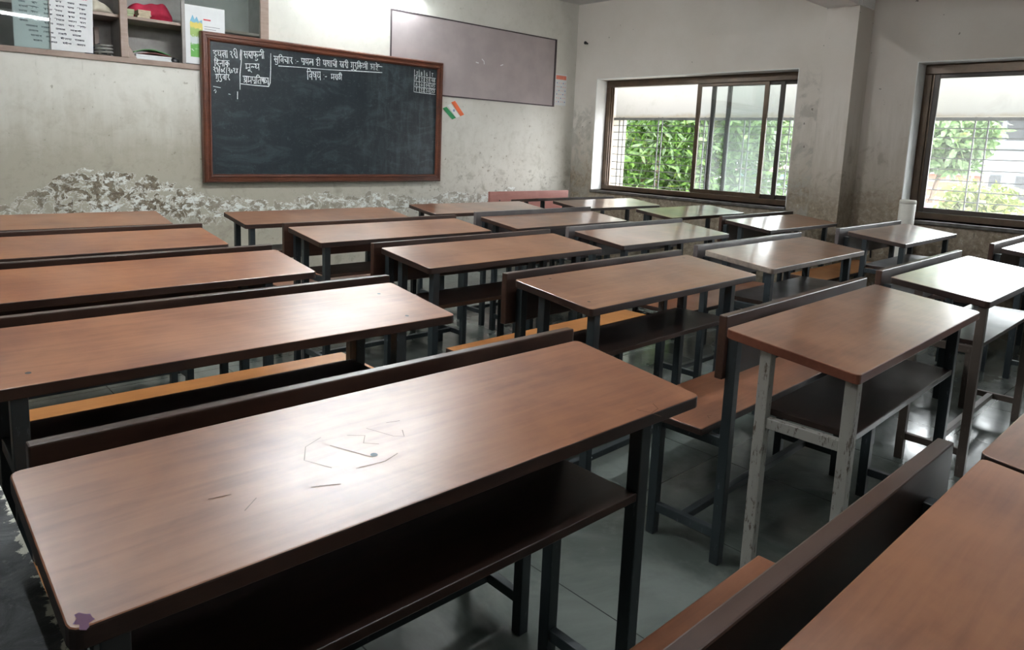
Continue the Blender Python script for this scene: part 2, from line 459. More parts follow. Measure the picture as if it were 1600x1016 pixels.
grille('grey iron grille outside the window with the sliding panels left of the column', 2.70, 5.72, (5.645, 5.582, 5.064, 5.009, 4.44, 4.385, 3.953, 3.894, 3.45, 3.395))
grille('grey iron grille outside the window cut by the right photo edge', -1.4, 2.40, (1.816, 1.718, 1.2, 1.10, .5, .4))
for w in (W1, W2):
    portal('daylight_portal', (RX+RT+.02, (w[0]+w[1])/2, (w[2]+w[3])/2), (0, PI/2, 0), w[3]-w[2], w[1]-w[0])

# ---------------------------------------------------------------- outside
def leafmat(name, a, b, tr=.35):
    t = NT(name)
    n = t.noise(t.pos(), 3.0, 5, .7); n2 = t.noise(t.pos(), 17, 2, .5)
    c = t.mix(t.ramp(n2, .35, .65), a, b)
    c = t.mix(t.math('MULTIPLY', t.ramp(n, .58, .7), .5), c, (.22, .17, .02))
    t.set(Base_Color=c, Roughness=.45)
    tl = t.n.new('ShaderNodeBsdfTranslucent'); t.L.new(c, tl.inputs[0])
    mx = t.n.new('ShaderNodeMixShader'); mx.inputs[0].default_value = tr
    t.L.new(t.b.outputs[0], mx.inputs[1]); t.L.new(tl.outputs[0], mx.inputs[2]); t.L.new(mx.outputs[0], t.out.inputs[0])
    return t.m
M_leaf = leafmat('leaf_green', (.012, .040, .004), (.062, .12, .018))
M_leaf2 = leafmat('leaf_pale', (.042, .09, .024), (.125, .19, .075))
M_leaf3 = leafmat('leaf_yellowish', (.06, .09, .012), (.14, .155, .035))
M_bark = plain('bark', (.13, .09, .06), .9, 0, .3, 12)
M_ground = plain('street', (.2, .19, .18), .9, 0, .15, 1)
struct(MB().box(OX+.3, 60, -40, 60, -4.2, -4.0).build('ground', M_ground))

def foliage(n, blobs, L, wd, mat, parent, droop=.6):
    V = []; F = []
    tot = sum(b[3]**2 for b in blobs)
    for (cx, cy, cz, r) in blobs:
        for _ in range(int(n*r*r/tot)):
            while True:
                p = Vector((random.uniform(-1, 1), random.uniform(-1, 1), random.uniform(-1, 1)))
                if .25 < p.length < 1: break
            q = Vector((cx, cy, cz)) + p*r
            d = Vector((random.gauss(0, 1), random.gauss(0, 1), random.gauss(-droop, .7))).normalized()
            sd = d.cross(Vector((random.gauss(0, 1), random.gauss(0, 1), random.gauss(0, 1)))).normalized()
            l = L*random.uniform(.6, 1.25); w = wd*random.uniform(.7, 1.2)
            nn = d.cross(sd)
            i = len(V)
            V += [tuple(q), tuple(q+d*l*.35+sd*w*.5-nn*w*.12), tuple(q+d*l*.35-sd*w*.5-nn*w*.12), tuple(q+d*l*.75+sd*w*.34-nn*l*.06), tuple(q+d*l*.75-sd*w*.34-nn*l*.06), tuple(q+d*l-nn*l*.14)]
            F += [(i, i+1, i+2), (i+1, i+3, i+4, i+2), (i+3, i+5, i+4)]
    return raw('foliage', V, F, mat, parent)

def tree(name, label, loc, h, blobs, n, L, wd, mat, cat='tree'):
    t = thing(name, label, cat, loc)
    m = MB(); m.tube([(0, 0, 0), (.06, .03, h*.4), (-.03, .05, h*.75), (0, 0, h)], [.16, .13, .10, .06], 8)
    for b in blobs[:6]:
        m.tube([(0, 0, h*.55), (b[0]*.5, b[1]*.5, h*.55+(b[2]-h*.55)*.6), (b[0]*.9, b[1]*.9, b[2])], [.06, .04, .015], 6)
    m.build('trunk', M_bark, t)
    foliage(n, blobs, L, wd, mat, t)
    return t
random.seed(3)
bl = [(random.uniform(-1.2, 1.0), random.uniform(-2.0, 2.0), random.uniform(3.0, 6.4), random.uniform(.6, .95)) for _ in range(40)]
tree('mango_tree', 'bright green tree with long drooping leaves close outside the left window', (10.2, 7.5, -4), 5.2, bl, 15000, .27, .055, M_leaf)
bl = [(random.uniform(-1.0, 1.0), random.uniform(-1.5, 1.5), random.uniform(3.4, 6.4), random.uniform(.6, .9)) for _ in range(16)]
tree('leafy_tree', 'pale green tree seen through the closed sliding panes of the left window', (14.6, 9.9, -4), 5.4, bl, 5000, .30, .10, M_leaf2)
bl = [(random.uniform(-1.5, 1.5), random.uniform(-2.6, 2.6), random.uniform(5.2, 8.0), random.uniform(.8, 1.2)) for _ in range(18)]
tree('distant_tree', 'pale tree rising behind the teal shed beyond the left window', (30, 15.5, -4), 6.5, bl, 5000, .42, .16, M_leaf2)
bl = [(random.uniform(-.9, .9), random.uniform(-.75, .35), random.uniform(5.35, 7.4), random.uniform(.42, .65)) for _ in range(14)]
tree('street_tree', 'pale green tree at the left side of the right window view', (15.6, 4.75, -4), 6.0, bl, 6000, .26, .11, M_leaf2)
bl = [(random.uniform(-.5, .5), random.uniform(-.3, .3), random.uniform(3.7, 4.7), random.uniform(.22, .36)) for _ in range(10)]
tree('flowering_bush', 'yellowish green bush low in the right window view', (12.2, 2.86, -4), 4.0, bl, 2600, .15, .07, M_leaf3, 'bush')

M_bwhite = plain('building_white', (.17, .18, .19), .7, 0, .06, 2)
M_bgrey = plain('building_grey', (.06, .066, .072), .7, 0, .15, 3)
M_bdark = plain('building_dark', (.012, .014, .016), .4, 0, .2, 3)
M_teal = plain('shed_teal', (.075, .18, .21), .6, 0, .1, 2)
def brick():
    t = NT('red_brickwork'); v = t.pos()
    b = t.n.new('ShaderNodeTexBrick'); t.L.new(t.sc(t.sc(v, 1, 1, 1), 1, 1, 1), b.inputs['Vector'])
    mp = t.n.new('ShaderNodeCombineXYZ'); x = t.xyz(v)
    t.L.new(x[1], mp.inputs[0]); t.L.new(x[2], mp.inputs[1]); t.L.new(mp.outputs[0], b.inputs['Vector'])
    b.inputs['Scale'].default_value = 1.0; b.inputs['Brick Width'].default_value = .5; b.inputs['Row Height'].default_value = .2
    b.inputs['Mortar Size'].default_value = .03
    b.inputs['Color1'].default_value = (.22, .045, .022, 1); b.inputs['Color2'].default_value = (.25, .085, .05, 1); b.inputs['Mortar'].default_value = (.27, .22, .19, 1)
    return t.set(Base_Color=b.outputs['Color'], Roughness=.8)
M_brick = brick()
b = thing('white_building', 'white building with a dark open top floor beyond the right window', 'building', (26, 6.0, -4))
MB().box(0, 6, -6, 1.45, 0, 5.75).build('wall', M_bwhite, b)
MB().box(-.35, 6, -6, 1.5, 6.95, 7.2).build('roof_slab', M_bwhite, b)
MB().box(1.2, 6, -6, 1.0, 5.75, 6.95).build('open_floor', M_bdark, b)
MB().box(-.25, -.05, -6, 1.45, 5.7, 5.95).build('balcony_rail', M_bgrey, b)
for y in (1.3, -.2, -1.7, -3.2): MB().box(-.2, 0, y-.06, y+.06, 5.75, 6.95).build('post', M_bgrey, b)
for y in (.75, -.05, -.85, -1.65, -2.45, -3.4):
    w = MB().box(-.05, .1, y-.26, y+.26, 4.15, 4.95).build('window', M_bgrey, b)
    MB().box(-.06, -.05, y-.21, y+.21, 4.2, 4.9).build('pane', M_bdark, w)
b = thing('brick_wall', 'red brick wall low behind the grille of the right window', 'wall', (19, 4.4, -4))
MB().box(0, .5, .15, 3.0, 0, 4.95).build('brickwork', M_brick, b)
MB().box(-.05, .55, .15, 3.0, 4.95, 5.05).build('coping', plain('coping_grey', (.2, .19, .18), .8), b)
b = thing('teal_shed', 'pale teal shed with a white base seen through the sliding panes', 'shed', (24, 10.9, -4))
MB().box(0, 2, .0, 2.6, 0, 4.15).build('base_wall', M_bwhite, b)
MB().box(-.03, 2, .0, 2.6, 4.15, 4.6).build('upper_wall', M_teal, b)
MB().box(-.25, 2.1, -.1, 2.7, 4.6, 4.85).build('roof', plain('shed_roof', (.38, .2, .19), .7), b)
for i, (y, c, lab) in enumerate(((3.85, (.27, .13, .17), 'pink roofed shed at bottom left of the right window view'), (1.9, (.22, .225, .235), 'pale roofed shed below the yellowish bush outside'))):
    q = thing('roofed_shed', lab, 'shed', (13.6 if i == 0 else 9.6, y, -4))
    MB().box(-.5, .5, -.5, .5, 0, 3.9).build('body', M_bgrey, q)
    MB().pts([(-.8, -.6, 3.9), (.8, -.6, 3.9), (.8, .6, 3.9), (-.8, .6, 3.9), (-.6, -.5, 4.25), (.6, -.5, 4.5), (.6, .5, 4.5), (-.6, .5, 4.25)], .02).build('cover', plain('tarpaulin_%d' % i, c, .6), q)

# ---------------------------------------------------------------- desks and benches
DD, ZF, ZN, TT = .354, .7505, .7105, .026           # top depth, front height, near height, board thickness
SL = (ZF-ZN)/DD
def two_mats(o, n=(0, 0, 1)):
    for p in o.data.polygons:
        p.material_index = 0 if p.normal.z > .8 else 1

def make_desk(key, x, y, rz, w, label, top=M_top_mid, edge=M_edge, il=.045, ir=.19, pale=(), steelm=M_steel, shelf=M_shelf, turned=False):
    d = thing('school_desk', label, 'desk', (x, y, 0), math.radians(rz), 'school desks')
    rr = .008
    m = MB()
    m.pts([(0, -DD, ZN-TT), (w, -DD, ZN-TT), (w, 0, ZF-TT), (0, 0, ZF-TT), (0, -DD, ZN), (w, -DD, ZN), (w, 0, ZF), (0, 0, ZF)])
    es = [e for e in m.bm.edges if abs((e.verts[0].co-e.verts[1].co).z) > TT*.9 and abs((e.verts[0].co-e.verts[1].co).y) < .01]
    bmesh.ops.bevel(m.bm, geom=es, offset=.014, segments=3, affect='EDGES', profile=.5)
    es = [e for e in m.bm.edges if len(e.link_faces) == 2 and any(abs(f.normal.z) > .8 for f in e.link_faces) and not all(abs(f.normal.z) > .8 for f in e.link_faces)]
    bmesh.ops.bevel(m.bm, geom=es, offset=.0025, segments=2, affect='EDGES', profile=.5)
    t = m.build('tabletop', [top, edge], d); two_mats(t)
    fy, ny, q = -.11, -.332, .031
    for sx, lx in (('l', il), ('r', w-ir)):
        for sy, ly in (('f', fy), ('n', ny)):
            h = ZF+SL*ly-TT-.001
            mm = M_steel_pale if sx+sy in pale else steelm
            o = MB().box(lx-q/2, lx+q/2, ly-q/2, ly+q/2, 0, h, .002).build('leg', mm, d)
            if mm is M_steel_pale: o['label'] = 'pale worn steel leg'
    zs = .545
    mid = M_steel_pale if 'lf' in pale else steelm
    for lx, mm in ((il, mid), (w-ir, steelm)):
        MB().box(lx-.011, lx+.011, ny+q/2+.0005, fy-q/2-.0005, zs-.048, zs-.0185, .002).build('shelf_rail', mm, d)
        MB().box(lx-.011, lx+.011, ny+q/2+.0005, fy-q/2-.0005, .085, .113, .002).build('foot_rail', steelm, d)
    MB().box(il+.0115, w-ir-.0115, (fy+ny)/2-.012, (fy+ny)/2+.012, .087, .111, .002).build('stretcher', steelm, d)
    m = MB(); m.box(il+q/2+.0008, w-ir-q/2-.0008, ny-q/2+.002, fy+.01, zs-.018, zs, .002)
    m.build('shelf', [shelf], d)
    return d

def make_bench(x, y, rz, w, label, xl=.0, xr=.02, seat=M_seat, back=M_back, steelm=M_steel, top=.763, pl=.066, pr=.134, zb=.577):
    # same origin as the desk whose far edge it stands against
    b = thing('school_bench', label, 'bench', (x, y, 0), math.radians(rz), 'school benches with backrests')
    a, c = xl, w+xr; q = .03
    m = MB(); m.box(a, c, .037, .062, zb, top, .003); m.build('backrest', [back], b)
    m = MB(); m.box(a-.02, c-.01, .075, .345, .397, .42, .004); t = m.build('seat', [seat, M_edge], b); two_mats(t)
    for lx in (max(pl, a+.03), w-pr):
        MB().box(lx-q/2, lx+q/2, .006, .036, 0, top-.06, .002).build('leg', steelm, b)
        MB().box(lx-q/2, lx+q/2, .235, .265, 0, .396, .002).build('leg', steelm, b)
        MB().box(lx-.012, lx+.012, .0365, .2345, .08, .108, .002).build('foot_rail', steelm, b)
        MB().box(lx-.012, lx+.012, .0365, .2345, .366, .396, .002).build('seat_rail', steelm, b)
        # little cleats that bolt the board to the post
    lx0, lx1 = max(pl, a+.03), w-pr
    MB().box(lx0+.0125, lx1-.0125, .135, .16, .082, .106, .002).build('stretcher', steelm, b)
    for lx in (lx0, lx1):
        bm_ = MB(); bm_.tube([(lx, .062, top-.09), (lx, .066, top-.09)], .007, 10); bm_.build('bolt', M_steel, b)
    return b

DESKS = {
 'A1': (0.132, 1.129, -.11, 1.176), 'A2': (0.147, 1.989, -.55, 1.176), 'A3': (0.130, 2.816, 0.01, 1.176), 'A4': (0.122, 3.651, .28, 1.176), 'A5': (0.170, 4.585, -2.0, 1.176),
 'B1': (1.741, .968, 1.41, 1.142), 'B2': (1.721, 1.793, 1.58, 1.142), 'B3': (1.718, 2.657, 1.31, 1.142), 'B4': (1.687, 3.504, .38, 1.142), 'B5': (1.672, 4.340, -1.44, 1.142),
 'C1': (3.121, 1.024, .67, 1.135), 'C2': (3.076, 1.861, 1.06, 1.135), 'C3': (3.045, 2.695, .73, 1.135), 'C4': (3.043, 3.521, .79, 1.135), 'C5': (3.112, 4.434, -1.65, 1.135),
 'D1': (4.801, 1.865, .96, 1.130), 'D2': (4.671, 2.683, .10, 1.130), 'D3': (4.718, 3.520, .22, 1.130), 'D4': (4.604, 4.349, -.59, 1.130),
 'A0': (0.187, .265, 0, 1.142), 'B0': (1.345, .272, 0, 1.142), 'D0': (4.84, 1.022, .5, 1.130),
}
LAB = {
 'A1': 'large reddish brown school desk across the foreground with a scratched glaring top',
 'A0': 'reddish brown school desk at the bottom right corner behind a long dark backrest',
 'B0': 'white glaring school desk at right photo edge touching the bottom right brown desk',
 'A2': 'long school desk just beyond the foreground bench with glare and bolt holes at right',
 'A3': 'brown school desk at the left photo edge with glare only at its right corner',
 'A4': 'brown school desk at the left photo edge second from the blackboard wall',
 'A5': 'brown school desk in the front row at far left under the flaking wall',
 'B1': 'school desk with pale worn left legs and a reddish edge right of centre',
 'B2': 'brown school desk in the photo middle with two dark holes at left',
 'B3': 'brown school desk one row beyond the central desk with an open dark shelf',
 'B4': 'brown school desk below the blackboard left half with a dark backrest along its far edge',
 'B5': 'brown school desk in the front row below the lower left corner of the blackboard',
 'C1': 'school desk with near white window glare beyond the pale legged desk',
 'C2': 'school desk with orange seat behind it standing before the wall column left side',
 'C3': 'yellowish brown school desk left of the glossy desk in front of the column',
 'C4': 'yellowish brown school desk below the pinboard with a grey topped backrest on its far edge',
 'C5': 'pale brown school desk in the front row in front of the red board bench',
 'D0': 'school desk cut by the right photo edge under the right window',
 'D1': 'school desk with striped window reflections beside the white pipe',
 'D2': 'orange brown school desk with white glare on its left half touching the wall column',
 'D3': 'glossy school desk with greenish reflections under the sliding window panes',
 'D4': 'shiny yellow brown school desk under the left end of the first window',
}
TOPS = {'A': M_top_red, 'B': M_top_mid, 'C': M_top_gloss, 'D': M_top_gloss}
D = {}
for k, (x, y, r, w) in DESKS.items():
    kw = {}
    if k == 'B1': kw = dict(top=M_top_gloss, pale=('lf', 'ln'), edge=M_edge_red, ir=.225, il=.035)
    elif k == 'B0': kw = dict(top=M_top_gloss)
    elif k in ('C1', 'C2', 'D1', 'D0'): kw = dict(il=.022, steelm=M_steel_brown if k == 'C1' else M_steel)
    if k == 'C2': kw['edge'] = M_edge_grey
    if k == 'A1': kw = dict(ir=.175)
    if k == 'A2': kw = dict(il=.075)
    D[k] = make_desk(k, x, y, r, w, LAB[k], **{'top': M_top_orange if k == 'D2' else TOPS[k[0]], **kw})
# the desk turned round to face the class, and the teacher's bench with its red board
rd = make_desk('T', (-1.11+6.988)*.79+1.13, (-1.15+6.947)*.79, 180, 1.13, 'school desk turned around to face the class at the far right corner', M_top_gloss)
rd.rotation_euler = (0, 0, PI)

BL = {
 'A0': ('dark school bench with a long backrest in the bottom right foreground', .055, -.01),
 'A1': ('school bench whose dark backrest runs along the far edge of the foreground desk', .03, .03),
 'A2': ('school bench with chipped dark backrest behind the second desk at left', .03, .02),
 'A3': ('school bench with dark backrest along the third desk from the left foreground', .03, .0),
 'A4': ('school bench with dark backrest before the front row desk at far left', .04, .02),
 'B1': ('school bench with brown seat and dark backrest left of the pale legged desk', .075, .03),
 'B2': ('school bench with ochre seat beyond the central desk with two holes', .0, .02),
 'B3': ('school bench with dark backrest one row beyond the central desk', -.01, .02),
 'B4': ('school bench below the blackboard middle behind the front row desk', .0, .04),
 'C1': ('school bench with dark backrest along the desk with near white glare', .02, .05),
 'C2': ('school bench with pale grey backrest edge in front of the wall column', .0, .05),
 'C3': ('school bench with dark backrest left of the column beyond the yellowish desk', .0, .05),
 'C4': ('school bench with grey worn backrest below the pinboard right half', .0, .05),
 'D0': ('school bench with dark backrest cut by the right photo edge under the window', .02, .05),
 'D1': ('school bench with grey backrest between the wall column and the white pipe', -.03, .03),
 'D2': ('school bench with dark backrest under the right end of the sliding window', .03, .04),
}
for k, (lab, xl, xr) in BL.items():
    x, y, r, w = DESKS[k]
    kw = {}
    if k in ('A1', 'A2', 'B2', 'A4'): kw['seat'] = M_seat_orange
    if k in ('C2', 'D1', 'C4', 'C3'): kw['back'] = M_desk_grey
    if k in ('D1', 'D2'): kw['seat'] = M_seat_orange
    if k == 'D1': kw['pr'] = .16
    make_bench(x, y+.0012, r, w, lab, xl, xr, top=.777 if k == 'C4' else .766 if k[0] in 'AB' else .769, **kw)
tb = make_bench((-1.108+6.988)*.79+1.15, 5.30, 180, 1.15, 'school bench with a reddish board backrest against the front wall corner', .0, .0, back=M_red_back, seat=M_red_back, top=.762, zb=.56)
tb.rotation_euler = (0, 0, PI)

# marks on the near desk
def on_desk(k, X, Y):
    x, y, r, w = DESKS[k]; a = math.radians(r)
    dx, dy = X-x, Y-y
    return dx*math.cos(a)+dy*math.sin(a), -dx*math.sin(a)+dy*math.cos(a)
def topz(ly): return ZF+SL*ly
def strokes(polys, width, plane, jitter=0.0):
    """flat ribbon strokes; plane maps (u, v) to a 3-D point"""
    V = []; F = []
    for pl in polys:
        n = len(pl)
        if n < 2: continue
        L = []
        for i, p in enumerate(pl):
            a = pl[max(i-1, 0)]; b = pl[min(i+1, n-1)]
            dx, dy = b[0]-a[0], b[1]-a[1]; l = math.hypot(dx, dy) or 1
            w = width*(1+random.uniform(-jitter, jitter))/2
            L.append(((p[0]-dy/l*w, p[1]+dx/l*w), (p[0]+dy/l*w, p[1]-dx/l*w)))
        i0 = len(V)
        for a, b in L: V.append(plane(*a)); V.append(plane(*b))
        for i in range(n-1): F.append((i0+2*i, i0+2*i+1, i0+2*i+3, i0+2*i+2))
    return V, F
def desk_marks(k, name, polys, width, mat, lift=.0004):
    V, F = strokes([[on_desk(k, *p) for p in pl] for pl in polys], width, lambda u, v: (u, v, topz(v)+lift), .3)
    return raw(name, V, F, mat, D[k])
cx, cy = .560, .945
P = [[(cx-.075, cy+.01), (cx-.055, cy+.045), (cx-.02, cy+.06)], [(cx-.075, cy+.01), (cx-.05, cy-.03)], [(cx-.02, cy+.03), (cx+.01, cy-.02), (cx+.02, cy-.035)],
     [(cx+.02, cy+.045), (cx+.045, cy+.03), (cx+.03, cy+.01), (cx+.05, cy-.005)], [(cx+.06, cy+.05), (cx+.085, cy+.005), (cx+.10, cy-.005), (cx+.11, cy+.015)],
     [(cx+.10, cy+.05), (cx+.125, cy+.045)], [(cx-.10, cy-.06), (cx-.06, cy-.075)], [(cx-.02, cy-.05), (cx+.03, cy-.055), (cx+.06, cy-.045)],
     [(1.12, .80), (1.135, .775), (1.14, .755)], [(1.135, .775), (1.165, .78), (1.175, .80)], [(.36, .88), (.385, .90)], [(.33, .93), (.36, .925)], [(1.225, .70), (1.232, .708), (1.240, .704)]]
for pl in P: desk_marks('A1', 'scratch_mark', [pl], .0015, M_scratch)
V = []; n = 14
lx, ly = on_desk('A1', .148, .786)
V = [(lx+.008*math.cos(2*PI*i/n)*(1+.35*math.sin(3*i)), ly+.013*math.sin(2*PI*i/n)*(1+.3*math.cos(5*i)), 0) for i in range(n)]
V = [(a, b, topz(b)+.0004) for a, b, c in V]
o = raw('ink_stain', V, [tuple(range(n))], M_violet, D['A1']); o['label'] = 'violet ink stain'
for k, pts in (('A1', [(.585, .915)]), ('A2', [(1.215, 1.884), (1.178, 1.675), (.244, 1.696)]), ('B2', [(1.867, 1.755), (1.79, 1.50), (2.78, 1.785)]), ('C1', [])):
    for X, Y in pts:
        lx, ly = on_desk(k, X, Y)
        raw('bolt_hole', [(lx+.006*math.cos(2*PI*i/12), ly+.006*math.sin(2*PI*i/12), topz(ly+.006*math.sin(2*PI*i/12))+.0005) for i in range(12)], [tuple(range(12))], M_black, D[k])

# ---------------------------------------------------------------- blackboard
bb = thing('blackboard', 'large dark blackboard with a varnished wooden frame and chalk writing', 'blackboard', (3.197, FY-.016, .84))
def bl_(x, z): return x-3.197, z-.84
x0, x1, z0, z1 = -1.155, 1.155, 0, 1.15
MB().box(x0+.05, x1-.05, -.035, -.012, z0+.05, z1-.05).build('slate', M_board, bb)
def mitre(side):
    m = MB()
    prof = [(0, -.001), (0, -.045), (.012, -.058), (.030, -.058), (.036, -.050), (.055, -.050), (.062, -.060), (.072, -.058), (.085, -.040), (.085, -.001)]
    prof = [(o*.80, y) for o, y in prof]
    cor = {'b': ((x0, z0), (x1, z0), (1, 1), (-1, 1)), 't': ((x0, z1), (x1, z1), (1, -1), (-1, -1)), 'l': ((x0, z0), (x0, z1), (1, 1), (1, -1)), 'r': ((x1, z0), (x1, z1), (-1, 1), (-1, -1))}[side]
    A = [m.bm.verts.new((cor[0][0]+cor[2][0]*o, y, cor[0][1]+cor[2][1]*o)) for o, y in prof]
    B = [m.bm.verts.new((cor[1][0]+cor[3][0]*o, y, cor[1][1]+cor[3][1]*o)) for o, y in prof]
    n = len(prof)
    for i in range(n): m.bm.faces.new((A[i], A[(i+1) % n], B[(i+1) % n], B[i]))
    m.bm.faces.new(A); m.bm.faces.new(B[::-1])
    return m
for s_ in 'btlr': mitre(s_).build('frame_rail', M_frame_wood, bb)

